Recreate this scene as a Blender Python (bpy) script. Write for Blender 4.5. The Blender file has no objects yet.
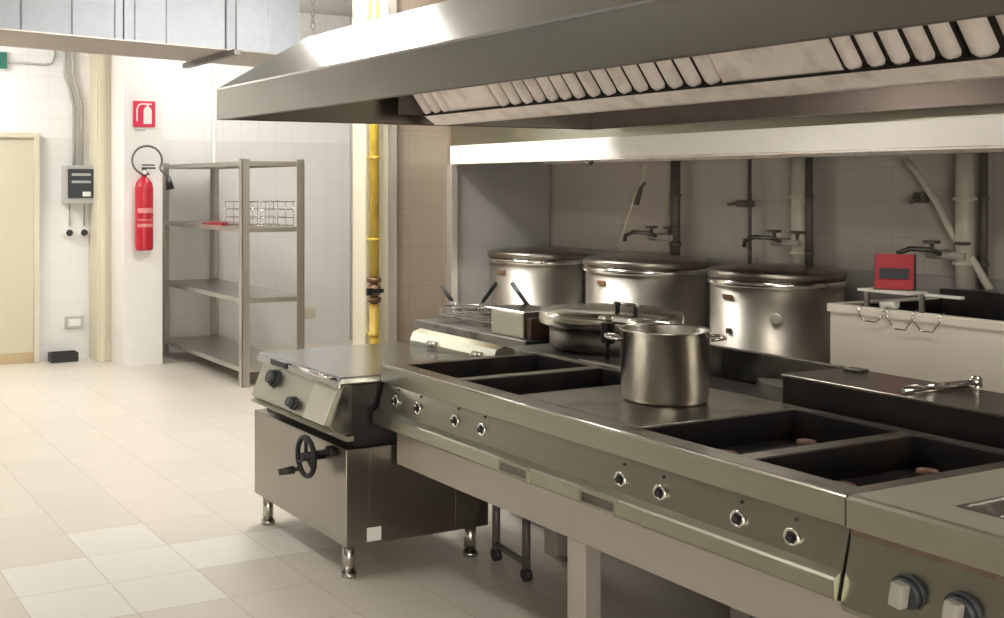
import bpy, bmesh, math, random
from mathutils import Vector, Matrix
random.seed(7)
S = bpy.context.scene
C = S.collection
PI = math.pi

# ---------------------------------------------------------------- camera
cam_d = bpy.data.cameras.new('camera')
cam = bpy.data.objects.new('camera', cam_d); C.objects.link(cam)
cam.location = (0, 0, 1.7)
cam.rotation_euler = (PI/2, 0, -math.radians(26.855))
cam_d.sensor_width = 36.0
cam_d.lens = 36.0*1149.4/1004
cam_d.shift_x = (502-330)/1004
cam_d.shift_y = -(309-185)/1004
cam_d.clip_start = 0.05
S.camera = cam
# ---------------------------------------------------------------- world and exposure
w = bpy.data.worlds.new('world'); S.world = w; w.use_nodes = True
w.node_tree.nodes['Background'].inputs[0].default_value = (0.9, 0.92, 1.0, 1)
w.node_tree.nodes['Background'].inputs[1].default_value = 0.05
S.view_settings.view_transform = 'Standard'
S.view_settings.look = 'None'
S.view_settings.gamma = 1.0
S.view_settings.use_curve_mapping = False
S.view_settings.exposure = 0.15
# ceiling lamps: (x, y, z, length along y, emission strength)
LAMPS = [(3.12, 6.50, 3.30, 1.3, 105), (0.8, 9.95, 3.15, 1.3, 118), (1.0, 4.6, 3.42, 1.5, 38), (-1.5, 1.6, 3.40, 1.5, 6), (4.15, 10.0, 3.25, 1.1, 52), (3.75, 7.15, 3.30, 0.9, 78)]  # last two added to brighten the rack wall and the duct

# ---------------------------------------------------------------- materials
def mat(name, col, rough=0.5, metal=0.0, noise=0.0, nscale=8.0, stretch=(1,1,1), bump=0.0, rnoise=0, emis=None, estr=0, dark=None, dscale=3.0, damount=0.5):
    m = bpy.data.materials.new(name); m.use_nodes = True
    nt = m.node_tree; N = nt.nodes; L = nt.links
    b = N['Principled BSDF']
    b.inputs['Base Color'].default_value = (*col, 1)
    b.inputs['Roughness'].default_value = rough
    b.inputs['Metallic'].default_value = metal
    tc = N.new('ShaderNodeTexCoord'); mp = N.new('ShaderNodeMapping')
    mp.inputs['Scale'].default_value = stretch
    L.new(tc.outputs['Object'], mp.inputs['Vector'])
    nz = N.new('ShaderNodeTexNoise'); nz.inputs['Scale'].default_value = nscale; nz.inputs['Detail'].default_value = 5
    L.new(mp.outputs[0], nz.inputs['Vector'])
    colout = None
    if noise > 0:
        r = N.new('ShaderNodeMapRange'); r.inputs[3].default_value = 1-noise; r.inputs[4].default_value = 1+noise*0.6
        L.new(nz.outputs['Fac'], r.inputs[0])
        mx = N.new('ShaderNodeMix'); mx.data_type = 'RGBA'; mx.blend_type = 'MULTIPLY'; mx.inputs[0].default_value = 1
        mx.inputs[6].default_value = (*col, 1); L.new(r.outputs[0], mx.inputs[7])
        colout = mx.outputs[2]
    if dark is not None:      # patches of grime / soot with a shape of their own
        n2 = N.new('ShaderNodeTexNoise'); n2.inputs['Scale'].default_value = dscale; n2.inputs['Detail'].default_value = 6
        L.new(tc.outputs['Object'], n2.inputs['Vector'])
        r2 = N.new('ShaderNodeMapRange'); r2.inputs[1].default_value = 0.5; r2.inputs[2].default_value = 0.68
        r2.inputs[4].default_value = damount
        L.new(n2.outputs['Fac'], r2.inputs[0])
        mx2 = N.new('ShaderNodeMix'); mx2.data_type = 'RGBA'
        L.new(r2.outputs[0], mx2.inputs[0])
        if colout: L.new(colout, mx2.inputs[6])
        else: mx2.inputs[6].default_value = (*col, 1)
        mx2.inputs[7].default_value = (*dark, 1)
        colout = mx2.outputs[2]
    if colout: L.new(colout, b.inputs['Base Color'])
    if rnoise > 0:
        r3 = N.new('ShaderNodeMapRange'); r3.inputs[3].default_value = rough-rnoise; r3.inputs[4].default_value = rough+rnoise
        L.new(nz.outputs['Fac'], r3.inputs[0]); L.new(r3.outputs[0], b.inputs['Roughness'])
    if bump > 0:
        bp = N.new('ShaderNodeBump'); bp.inputs['Strength'].default_value = bump; bp.inputs['Distance'].default_value = 0.01
        L.new(nz.outputs['Fac'], bp.inputs['Height']); L.new(bp.outputs[0], b.inputs['Normal'])
    if emis:
        b.inputs['Emission Color'].default_value = (*emis, 1); b.inputs['Emission Strength'].default_value = estr
    return m

def tile_mat(name, col, grout, size, rough, axes, off=(0, 0), gw=0.004, upper=None, split=2.15, vary=0.03, gfac=1.0):
    """square tiles in world units; axes = which object coords run along the wall/floor"""
    m = bpy.data.materials.new(name); m.use_nodes = True
    nt = m.node_tree; N = nt.nodes; L = nt.links
    b = N['Principled BSDF']; b.inputs['Roughness'].default_value = rough
    geo = N.new('ShaderNodeNewGeometry'); sp = N.new('ShaderNodeSeparateXYZ'); L.new(geo.outputs['Position'], sp.inputs[0])
    def math_(op, a, bb=None):
        n = N.new('ShaderNodeMath'); n.operation = op
        for i, v in enumerate((a, bb)):
            if v is None: continue
            if isinstance(v, (int, float)): n.inputs[i].default_value = v
            else: L.new(v, n.inputs[i])
        return n.outputs[0]
    cells = []; lines = []
    for k, ax in enumerate(axes):
        v = math_('DIVIDE', math_('SUBTRACT', sp.outputs[ax], off[k]), size[k])
        cells.append(math_('FLOOR', v))
        fr = math_('FRACT', v)
        d = math_('MINIMUM', fr, math_('SUBTRACT', 1.0, fr))
        lines.append(math_('LESS_THAN', d, gw/size[k]))
    ln = math_('MAXIMUM', lines[0], lines[1])
    cb = N.new('ShaderNodeCombineXYZ'); L.new(cells[0], cb.inputs[0]); L.new(cells[1], cb.inputs[1])
    wn = N.new('ShaderNodeTexWhiteNoise'); wn.noise_dimensions = '3D'; L.new(cb.outputs[0], wn.inputs['Vector'])
    r = N.new('ShaderNodeMapRange'); r.inputs[3].default_value = 1-vary; r.inputs[4].default_value = 1+vary*0.5
    L.new(wn.outputs['Value'], r.inputs[0])
    base = N.new('ShaderNodeMix'); base.data_type = 'RGBA'
    base.inputs[6].default_value = (*col, 1); base.inputs[7].default_value = (*(upper or col), 1)
    if upper: L.new(math_('GREATER_THAN', sp.outputs[2], split), base.inputs[0])
    else: base.inputs[0].default_value = 0
    mx = N.new('ShaderNodeMix'); mx.data_type = 'RGBA'; mx.blend_type = 'MULTIPLY'; mx.inputs[0].default_value = 1
    L.new(base.outputs[2], mx.inputs[6]); L.new(r.outputs[0], mx.inputs[7])
    g = N.new('ShaderNodeMix'); g.data_type = 'RGBA'
    L.new(math_('MULTIPLY', ln, gfac), g.inputs[0]); L.new(mx.outputs[2], g.inputs[6]); g.inputs[7].default_value = (*grout, 1)
    L.new(g.outputs[2], b.inputs['Base Color'])
    m['sock'] = 1
    return m, math_, base, cells, N, L

M = {}
M['steel'] = mat('brushed_steel', (0.56, 0.54, 0.49), 0.27, 1.0, 0.05, 4, (1, 1, 2))
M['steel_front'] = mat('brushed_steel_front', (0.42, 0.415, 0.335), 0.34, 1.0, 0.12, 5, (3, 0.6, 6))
M['kettle'] = mat('kettle_steel', (0.55, 0.52, 0.46), 0.40, 1.0, 0.05, 4)
M['lid_steel'] = mat('smooth_lid_steel', (0.38, 0.39, 0.39), 0.20, 1.0, 0.08, 5)
M['steel_cab'] = mat('cabinet_steel', (0.31, 0.285, 0.25), 0.30, 1.0, 0.10, 4, (1, 1, 3))
M['steel_cream'] = mat('enamelled_top', (0.56, 0.54, 0.44), 0.35, 0.4, 0.06, 4)
M['steel_hood'] = mat('hood_steel', (0.33, 0.315, 0.275), 0.30, 1.0, 0.06, 3, (1, 0.5, 3))
M['steel_bright'] = mat('polished_steel', (0.78, 0.76, 0.72), 0.16, 1.0, 0.05, 10)
M['steel_worn'] = mat('worn_steel_top', (0.40, 0.38, 0.335), 0.27, 1.0, 0.2, 9, dark=(0.10, 0.08, 0.06), dscale=5, damount=0.6)
M['steel_sooty'] = mat('sooty_steel', (0.20, 0.19, 0.17), 0.45, 0.9, 0.25, 8, dark=(0.02, 0.018, 0.016), dscale=4, damount=0.9)
M['steel_pale'] = mat('pale_satin_steel', (0.50, 0.46, 0.41), 0.42, 0.5, 0.05, 4)
M['vat_pale'] = mat('pale_vat_enamel', (0.90, 0.84, 0.75), 0.40, 0.1, 0.05, 4)
M['white_steel'] = mat('pale_band_steel', (0.97, 0.95, 0.92), 0.30, 0.05, 0.10, 1.6, (1, 2, 3))
M['filter'] = mat('filter_metal', (0.97, 0.89, 0.82), 0.45, 0.05, 0.08, 12, dark=(0.40, 0.30, 0.24), dscale=9, damount=0.3)
M['filter_gap'] = mat('greasy_filter_gap', (0.025, 0.018, 0.015), 0.6, 0.3, 0.3, 10)  # near-black backing between the baffles and line above the gutter
M['hood_inner'] = mat('greasy_hood_lining', (0.20, 0.165, 0.145), 0.45, 0.7, 0.2, 4)  # dark brown lining, also darkens the fascia insides like shade
M['galv'] = mat('galvanised_sheet', (0.28, 0.30, 0.325), 0.6, 0.0, 0.14, 14)
M['galv_under'] = mat('galvanised_underside', (0.42, 0.37, 0.33), 0.5, 0.6, 0.15, 10)
M['iron'] = mat('black_cast_iron', (0.018, 0.017, 0.018), 0.5, 0.4, 0.3, 20)
M['well'] = mat('burnt_well_enamel', (0.022, 0.020, 0.020), 0.42, 0.3, 0.3, 8, dark=(0.06, 0.035, 0.022), dscale=6, damount=0.6)
M['brass'] = mat('burner_brass', (0.20, 0.11, 0.075), 0.5, 0.5, 0.3, 30)
M['black'] = mat('black_plastic', (0.02, 0.02, 0.022), 0.45)
M['grey_plastic'] = mat('grey_plastic', (0.45, 0.46, 0.44), 0.5, 0, 0.06, 20)
M['dark_grey'] = mat('dark_grey_plastic', (0.035, 0.042, 0.048), 0.45)
M['knob_pale'] = mat('knob_grip_pale', (0.42, 0.41, 0.36), 0.45, 0.3, 0.1, 20)
M['red'] = mat('red_enamel', (0.42, 0.012, 0.025), 0.35, 0, 0.08, 6)
M['red2'] = mat('red_plastic', (0.42, 0.03, 0.045), 0.45, 0, 0.1, 8)
M['white'] = mat('white_plastic', (0.82, 0.81, 0.77), 0.45)
M['signred'] = mat('sign_red', (0.68, 0.03, 0.08), 0.4)
M['cream'] = mat('cream_paint', (0.62, 0.58, 0.44), 0.5, 0, 0.03, 2)
M['cream2'] = mat('beige_paint', (0.66, 0.61, 0.47), 0.55, 0, 0.04, 2)
M['wallwhite'] = mat('white_paint', (0.84, 0.83, 0.79), 0.6, 0, 0.03, 2)
M['yellow'] = mat('yellow_gas_paint', (0.48, 0.34, 0.035), 0.4, 0, 0.1, 6, dark=(0.33, 0.17, 0.04), dscale=8, damount=0.5)
M['rust'] = mat('rusty_brass', (0.16, 0.09, 0.045), 0.5, 0.6, 0.3, 30)
M['green'] = mat('exit_green', (0.03, 0.16, 0.12), 0.4)
M['wood'] = mat('tan_skirting', (0.52, 0.40, 0.24), 0.5, 0, 0.1, 10)
M['pipe_grey'] = mat('grey_pipe', (0.42, 0.40, 0.36), 0.45, 0.0, 0.1, 10)
M['pipe_pale'] = mat('pale_pipe', (0.62, 0.58, 0.48), 0.4, 0.0, 0.1, 10)
M['pipe_dark'] = mat('dark_pipe', (0.13, 0.115, 0.10), 0.45, 0.2, 0.2, 10)
M['lid_dark'] = mat('kettle_lid_steel', (0.34, 0.31, 0.27), 0.36, 1.0, 0.2, 6, dark=(0.10, 0.075, 0.055), dscale=4, damount=0.6)
M['faded'] = mat('faded_label', (0.62, 0.25, 0.24), 0.5, 0, 0.15, 60)
M['label'] = mat('brown_label', (0.20, 0.10, 0.05), 0.5)
M['lamp'] = mat('lamp_tube', (1, 1, 1), 0.5)
M['dado'] = mat('grey_brown_paint', (0.20, 0.185, 0.165), 0.7, 0, 0.05, 3)
M['ceil'] = mat('ceiling_paint', (0.55, 0.54, 0.51), 0.7, 0, 0.03, 2)
M['shelf_steel'] = mat('shelf_steel', (0.52, 0.50, 0.46), 0.4, 0.9, 0.15, 6)

fl, mm, base, cells, N, L = tile_mat('floor_tiles', (0.67, 0.62, 0.54), (0.36, 0.32, 0.27), (0.39, 0.388), 0.33, (0, 1), (0.99, 4.415), 0.003, vary=0.035, gfac=0.5)
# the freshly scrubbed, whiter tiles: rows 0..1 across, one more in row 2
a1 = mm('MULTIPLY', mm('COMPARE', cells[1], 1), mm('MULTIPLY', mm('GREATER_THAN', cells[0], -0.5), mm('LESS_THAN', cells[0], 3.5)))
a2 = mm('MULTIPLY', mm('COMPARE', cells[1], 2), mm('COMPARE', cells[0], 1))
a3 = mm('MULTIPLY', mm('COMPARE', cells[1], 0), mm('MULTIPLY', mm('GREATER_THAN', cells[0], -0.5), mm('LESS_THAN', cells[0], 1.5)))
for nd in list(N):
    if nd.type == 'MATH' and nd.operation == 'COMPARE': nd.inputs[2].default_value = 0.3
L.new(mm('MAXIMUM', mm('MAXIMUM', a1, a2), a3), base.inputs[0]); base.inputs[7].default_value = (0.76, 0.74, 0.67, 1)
# grout colour is partly blended into the tiles
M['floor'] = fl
M['tile_far'] = tile_mat('far_wall_tiles', (0.76, 0.76, 0.74), (0.62, 0.60, 0.56), (0.20, 0.20), 0.3, (0, 2), (0, 0.15), 0.002, upper=(0.84, 0.83, 0.82), split=2.15, vary=0.012, gfac=0.6)[0]
M['tile_column'] = tile_mat('column_tiles', (0.84, 0.83, 0.80), (0.70, 0.68, 0.64), (0.20, 0.20), 0.3, (1, 2), (0, 0.15), 0.002, vary=0.01, gfac=0.4)[0]
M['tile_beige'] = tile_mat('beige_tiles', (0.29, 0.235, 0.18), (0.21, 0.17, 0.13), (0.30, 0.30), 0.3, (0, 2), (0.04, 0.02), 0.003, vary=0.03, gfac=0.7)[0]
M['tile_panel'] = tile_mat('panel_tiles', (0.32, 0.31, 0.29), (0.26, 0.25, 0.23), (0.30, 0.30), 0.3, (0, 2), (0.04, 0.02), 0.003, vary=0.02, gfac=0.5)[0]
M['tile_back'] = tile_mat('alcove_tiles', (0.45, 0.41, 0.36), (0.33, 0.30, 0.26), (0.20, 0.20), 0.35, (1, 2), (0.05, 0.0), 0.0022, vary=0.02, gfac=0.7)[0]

# ---------------------------------------------------------------- mesh helpers
class B:
    """collects shapes given in room coordinates"""
    def __init__(s): s.bm = bmesh.new()
    def _v(s, co): return s.bm.verts.new(co)
    def box(s, x0, x1, y0, y1, z0, z1, bev=0.0, M4=None, seg=2):
        t = bmesh.new()
        bmesh.ops.create_cube(t, size=1)
        bmesh.ops.scale(t, vec=(abs(x1-x0), abs(y1-y0), abs(z1-z0)), verts=t.verts)
        if bev > 0: bmesh.ops.bevel(t, geom=list(t.edges), offset=bev, segments=seg, profile=0.5, affect='EDGES')
        bmesh.ops.translate(t, vec=((x0+x1)/2, (y0+y1)/2, (z0+z1)/2), verts=t.verts)
        if M4: bmesh.ops.transform(t, matrix=M4, verts=t.verts)
        s.merge(t); return s
    def merge(s, t):
        me = bpy.data.meshes.new('tmp'); t.to_mesh(me); t.free(); s.bm.from_mesh(me); bpy.data.meshes.remove(me)
    def cyl(s, p0, p1, r, r2=None, n=16, cap=True, smooth=True):
        p0 = Vector(p0); p1 = Vector(p1); d = p1-p0
        t = bmesh.new()
        bmesh.ops.create_cone(t, cap_ends=cap, segments=n, radius1=r, radius2=r if r2 is None else r2, depth=d.length)
        q = Vector((0, 0, 1)).rotation_difference(d.normalized())
        bmesh.ops.transform(t, matrix=Matrix.Translation((p0+p1)/2) @ q.to_matrix().to_4x4(), verts=t.verts)
        if smooth:
            for f in t.faces:
                if len(f.verts) == 4: f.smooth = True
        s.merge(t); return s
    def tube(s, pts, r, n=8, closed=False, rs=None):
        pts = [Vector(p) for p in pts]; k = len(pts)
        rings = []; prev = None
        for i, p in enumerate(pts):
            if closed: d = pts[(i+1) % k]-pts[i-1]
            else: d = pts[min(i+1, k-1)]-pts[max(i-1, 0)]
            d.normalize()
            if prev is None:
                u = d.orthogonal().normalized()
            else:
                u = (prev - d*prev.dot(d)); u.normalize()
            prev = u; v = d.cross(u)
            rr = rs[i] if rs else r
            rings.append([s._v(p+(u*math.cos(a)+v*math.sin(a))*rr) for a in [2*PI*j/n for j in range(n)]])
        m = k if closed else k-1
        for i in range(m):
            A = rings[i]; Bq = rings[(i+1) % k]
            if closed and i == k-1:
                # best alignment of the closing ring
                best = min(range(n), key=lambda o: (A[0].co-Bq[o].co).length); Bq = Bq[best:]+Bq[:best]
            for j in range(n):
                f = s.bm.faces.new((A[j], A[(j+1) % n], Bq[(j+1) % n], Bq[j])); f.smooth = True
        if not closed:
            s.bm.faces.new(rings[0][::-1]); s.bm.faces.new(rings[-1])
        return s
    def lathe(s, prof, cx, cy, n=48, axis='z', sm=True, z0=0):
        """prof: list of (radius, height); axis z about (cx,cy)"""
        rings = []
        for r, z in prof:
            if r < 1e-5: rings.append([s._v((cx, cy, z+z0))])
            else: rings.append([s._v((cx+r*math.cos(2*PI*j/n), cy+r*math.sin(2*PI*j/n), z+z0)) for j in range(n)])
        for A, Bq in zip(rings, rings[1:]):
            for j in range(n):
                a = [A[j % len(A)], A[(j+1) % len(A)]] if len(A) > 1 else [A[0]]
                b = [Bq[(j+1) % len(Bq)], Bq[j % len(Bq)]] if len(Bq) > 1 else [Bq[0]]
                if len(a)+len(b) > 2:
                    f = s.bm.faces.new(a+b); f.smooth = sm
        return s
    def prism(s, prof, y0, y1, axis='y'):
        """prof polygon in (x,z) extruded along y; or (y,z) along x, (x,y) along z"""
        def P(a, b, c):
            return (a, c, b) if axis == 'y' else ((c, a, b) if axis == 'x' else (a, b, c))
        A = [s._v(P(a, b, y0)) for a, b in prof]; Bq = [s._v(P(a, b, y1)) for a, b in prof]
        n = len(prof)
        s.bm.faces.new(A); s.bm.faces.new(Bq[::-1])
        for i in range(n): s.bm.faces.new((A[i], Bq[i], Bq[(i+1) % n], A[(i+1) % n]))
        return s
    def quad(s, *p):
        s.bm.faces.new([s._v(q) for q in p]); return s
    def hexa(s, b, t):
        """closed solid from 4 bottom and 4 top points"""
        b = [s._v(p) for p in b]; t = [s._v(p) for p in t]
        s.bm.faces.new(b[::-1]); s.bm.faces.new(t)
        for i in range(4): s.bm.faces.new((b[i], b[(i+1) % 4], t[(i+1) % 4], t[i]))
        return s
    def part(s, name, m, parent=None, label=None, kind=None, bevel=0):
        bmesh.ops.recalc_face_normals(s.bm, faces=s.bm.faces)
        base = Vector((0, 0, 0))
        q = parent
        while q is not None:
            base += q.location; q = q.parent
        if parent is None:
            xs = [v.co for v in s.bm.verts]
            base = Vector(((min(c.x for c in xs)+max(c.x for c in xs))/2, (min(c.y for c in xs)+max(c.y for c in xs))/2, min(c.z for c in xs)))
        bmesh.ops.translate(s.bm, vec=-base, verts=s.bm.verts)
        me = bpy.data.meshes.new(name); s.bm.to_mesh(me); s.bm.free()
        me.materials.append(M[m] if isinstance(m, str) else m)
        o = bpy.data.objects.new(name, me); C.objects.link(o)
        if parent is None: o.location = base
        else: o.parent = parent
        if label: o['label'] = label
        if kind: o['kind'] = kind
        if bevel:
            b = o.modifiers.new('bevel', 'BEVEL'); b.width = bevel; b.segments = 2; b.limit_method = 'ANGLE'
        return o

def thing(name, label, cat, loc, group=None):
    o = bpy.data.objects.new(name, None); C.objects.link(o); o.location = loc
    o.empty_display_size = 0.1
    o['label'] = label; o['category'] = cat
    if group: o['group'] = group
    return o
def tag(o, label, cat, group=None):
    o['label'] = label; o['category'] = cat
    if group: o['group'] = group
    return o
def struct(b, name, m):
    o = b.part(name, m); o['kind'] = 'structure'; return o

# ================================================================ THE SETTING
XR = 5.89; XL = -4.2; YB = -3.2; YF = 11.15; ZC = 3.55
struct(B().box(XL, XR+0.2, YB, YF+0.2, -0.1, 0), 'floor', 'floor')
struct(B().box(XL, XR+0.2, YB, YF+0.2, ZC, ZC+0.1), 'ceiling', 'ceil')
struct(B().box(XL-0.2, XR+0.2, YF, YF+0.2, 0, ZC), 'wall_far', 'tile_far')
struct(B().box(XL-0.2, XL, YB, YF, 0, ZC), 'wall_left', 'dado')
struct(B().box(XL-0.2, XR+0.2, YB-0.2, YB, 0, ZC), 'wall_near', 'dado')
struct(B().box(XR, XR+0.2, YB, YF, 0, ZC), 'wall_right', 'tile_back')
struct(B().box(XR-0.03, XR-0.001, YB, 7.62, 0, 1.2, 0.004), 'trim_1', 'tile_panel')       # thicker splashback course
# partition that closes the kettle alcove
struct(B().box(4.29, XR, 7.62, 7.8, 0, ZC), 'wall_alcove', 'tile_beige')
struct(B().box(4.93, XR-0.031, 7.595, 7.619, 0, 1.99), 'trim_2', 'tile_panel')
o = struct(B().box(4.875, 4.935, 7.54, 7.618, 0, 1.86, 0.004), 'trim_3', 'steel_pale')
# cream pilaster with ribs in front of the partition end
pb = B().box(4.09, 4.29, 7.5, 7.7, 0, ZC, 0.004)
pb.box(4.075, 4.10, 7.48, 7.60, 0, ZC, 0.006).box(4.19, 4.215, 7.48, 7.51, 0, ZC, 0.006)
struct(pb, 'trim_4', 'cream')
struct(B().box(4.292, 4.375, 7.52, 7.619, 0, ZC, 0.004), 'trim_5', 'steel_pale')
# the white column with a beige return
struct(B().box(3.13, 3.51, 10.45, YF, 0, ZC, 0.003), 'wall_column', 'tile_column')
cb = B().box(2.99, 3.129, 10.86, YF, 0, ZC, 0.004)
cb.box(3.01, 3.065, 10.83, 10.86, 0, ZC, 0.006)
struct(cb, 'trim_6', 'cream2')

# added window-shaped light in the unseen wall, brightening the filters and vat
wd = bpy.data.objects.new('window_1', None); C.objects.link(wd); wd.location = (-1.0, YB, 0.7); wd['kind'] = 'structure'
wf = B()
for x in (-3.3, -1.53, 0.24): wf.box(x, x+0.06, YB+0.001, YB+0.06, 0.7, 2.2, 0.004)
wf.box(-3.24, 0.24, YB+0.001, YB+0.06, 0.7, 0.76, 0.004).box(-3.24, 0.24, YB+0.001, YB+0.06, 2.14, 2.2, 0.004)
wf.part('window_frame', 'white', wd)
M['pane'] = mat('daylit_pane', (0.8, 0.8, 0.8), 0.2, emis=(1.0, 0.93, 0.84), estr=17)
for x0, x1 in ((-3.24, -1.53), (-1.47, 0.24)): B().box(x0, x1, YB+0.01, YB+0.02, 0.76, 2.14).part('window_pane', 'pane', wd)

# door at the far left
d = bpy.data.objects.new('door_1', None); C.objects.link(d); d.location = (1.99, 11.12, 0); d['kind'] = 'structure'
B().box(1.53, 2.44, 11.11, 11.149, 0.1, 2.15, 0.004).part('door_leaf', 'cream', d)
f = B().box(2.44, 2.495, 11.08, 11.149, 0, 2.2, 0.004).box(1.475, 1.53, 11.08, 11.149, 0, 2.2, 0.004).box(1.53, 2.44, 11.08, 11.149, 2.15, 2.2, 0.004)
f.part('door_frame', 'cream2', d)
B().box(1.53, 2.44, 11.1, 11.149, 0, 0.1, 0.004).part('door_kickplate', 'wood', d)
hb = B().cyl((1.62, 11.11, 1.05), (1.62, 11.06, 1.05), 0.01).cyl((1.62, 11.06, 1.05), (1.73, 11.06, 1.05), 0.01)
hb.part('door_handle', 'steel_bright', d)

# ================================================================ CEILING LAMPS
for i, (x, y, z, ln, st) in enumerate(LAMPS):
    lab = ['ceiling tube lamp hanging just beyond the left end of the island hood', 'ceiling tube lamp nearest the far tiled wall',
           'ceiling tube lamp over the left side of the aisle, level with the hood end', 'ceiling tube lamp over the left of the aisle, level with the range', 'ceiling tube lamp between the duct and the far wall above the rack', 'short ceiling tube lamp set crosswise between the island hood and the duct'][i]
    t = thing('ceiling_light', lab, 'ceiling light', (x, y, z), 'ceiling tube lamps')
    cross = i == 5                     # this one runs across the room
    def pt(u, v, h): return (x+v, y+u, h) if not cross else (x+u, y+v, h)
    hx, hy = (0.14, ln/2) if not cross else (ln/2, 0.14)
    B().box(x-hx, x+hx, y-hy, y+hy, z+0.03, z+0.08, 0.008).part('lamp_housing', 'white', t)
    for s_ in (-1, 1):
        B().cyl(pt(s_*ln*0.35, 0, z+0.08), pt(s_*ln*0.35, 0, ZC), 0.008, n=8).part('suspension_rod', 'pipe_grey', t)
    lm = bpy.data.materials.new('lamp_glow'); lm.use_nodes = True
    bs = lm.node_tree.nodes['Principled BSDF']; bs.inputs['Emission Color'].default_value = (1.0, 0.97, 0.93, 1); bs.inputs['Emission Strength'].default_value = st
    for s_ in (-1, 1): B().cyl(pt(-ln/2+0.03, s_*0.075, z), pt(ln/2-0.03, s_*0.075, z), 0.032, n=14).part('lamp_tube', lm, t)

# ================================================================ AIR DUCT
def duct_y(x, back): return (8.81+(x-1.69)*0.241) if back else (7.88+(x-1.51)*0.233)
t = thing('ventilation_duct', 'large galvanised ventilation duct crossing the top of the room before the far wall', 'duct', (1.5, 8.3, 2.75), )
db = B()
xs = [-2.35, -0.7, 0.35, 1.39, 2.43, 3.30, 4.02]
for i in range(6):
    x0, x1 = xs[i], xs[i+1]-0.012
    db.hexa([(x0, duct_y(x0, 0), 2.754), (x1, duct_y(x1, 0), 2.754), (x1, duct_y(x1, 1), 2.754), (x0, duct_y(x0, 1), 2.754)],
            [(x0, duct_y(x0, 0), 3.38), (x1, duct_y(x1, 0), 3.38), (x1, duct_y(x1, 1), 3.38), (x0, duct_y(x0, 1), 3.38)])
db.part('duct_section', 'galv', t)
ub = B()
ub.hexa([(-2.35, duct_y(-2.35, 0)-0.004, 2.744), (4.02, duct_y(4.02, 0)-0.004, 2.744), (4.02, duct_y(4.02, 1), 2.744), (-2.35, duct_y(-2.35, 1), 2.744)],
        [(-2.35, duct_y(-2.35, 0)-0.004, 2.753), (4.02, duct_y(4.02, 0)-0.004, 2.753), (4.02, duct_y(4.02, 1), 2.753), (-2.35, duct_y(-2.35, 1), 2.753)])
ub.part('duct_underside', 'galv_under', t)
# standing seams on the face
for x in [0.2, 0.9, 1.66, 2.03, 2.36, 2.52, 2.78, 3.31, 3.7]:
    y = duct_y(x, 0)
    B().box(x-0.007, x+0.007, y-0.010, y+0.002, 2.757, 3.38, 0.003).part('duct_seam', 'galv', t)
hr = B()
hr.hexa([(3.33, 8.18, 2.70), (3.375, 8.18, 2.70), (3.375, 9.36, 2.70), (3.33, 9.36, 2.70)], [(3.33, 8.18, 2.738), (3.375, 8.18, 2.738), (3.375, 9.36, 2.738), (3.33, 9.36, 2.738)])
hr.box(3.322, 3.329, 8.18, 9.36, 2.70, 2.742)
hr.cyl((3.352, 8.22, 2.70), (3.352, 8.22, ZC), 0.006, n=8).cyl((3.352, 9.33, 2.70), (3.352, 9.33, ZC), 0.006, n=8)
tag(hr.part('duct_hanger_rail', 'pipe_dark'), 'slim metal hanger channel slung under the ventilation duct', 'hanger rail')

# ================================================================ FAR WALL FITTINGS
YW = YF-0.002
# green emergency sign and its conduit
t = thing('exit_sign', 'small green emergency sign high on the far wall above the cream door', 'sign', (2.11, 11.1, 2.79))
B().box(2.02, 2.20, 11.11, YW, 2.79, 2.97, 0.004).part('sign_case', 'white', t)
B().box(2.03, 2.19, 11.10, 11.11, 2.80, 2.96, 0.001).part('sign_face', 'green', t)
tb = B().tube([(2.20, 11.13, 2.87), (2.55, 11.13, 2.86), (2.62, 11.13, 2.88), (2.65, 11.13, 2.95), (2.65, 11.13, ZC)], 0.011)
tag(tb.part('conduit', 'pipe_grey'), 'thin grey conduit running from the green sign up behind the duct', 'conduit', 'wall conduits')
# distribution box, two conduits
t = thing('fuse_box', 'grey electrical distribution box with dark cover on the far wall', 'fuse box', (2.9, 11.1, 1.5))
B().box(2.715, 3.03, 10.99, YW, 1.52, 1.89, 0.008).part('box_body', 'grey_plastic', t)
B().box(2.74, 3.005, 10.975, 10.989, 1.575, 1.855, 0.004).part('box_cover', 'dark_grey', t)
bb = B()
for z in (1.80, 1.73): bb.box(2.775, 2.96, 10.968, 10.974, z-0.012, z+0.012, 0.002)
bb.part('breaker_row', 'grey_plastic', t)
B().box(2.88, 2.96, 10.966, 10.974, 1.59, 1.635, 0.002).part('warning_label', 'white', t)
tb = B().tube([(2.835, 11.12, 1.89), (2.835, 11.12, 2.45), (2.80, 11.12, 2.62), (2.75, 11.12, 2.75), (2.74, 11.12, ZC)], 0.017)
tag(tb.part('conduit', 'pipe_grey'), 'left of the two bent conduits rising from the fuse box', 'conduit', 'wall conduits')
tb = B().tube([(2.91, 11.12, 1.89), (2.91, 11.12, 2.45), (2.875, 11.12, 2.62), (2.83, 11.12, 2.75), (2.82, 11.12, ZC)], 0.017)
tag(tb.part('conduit', 'pipe_grey'), 'right of the two bent conduits rising from the fuse box', 'conduit', 'wall conduits')
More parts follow.
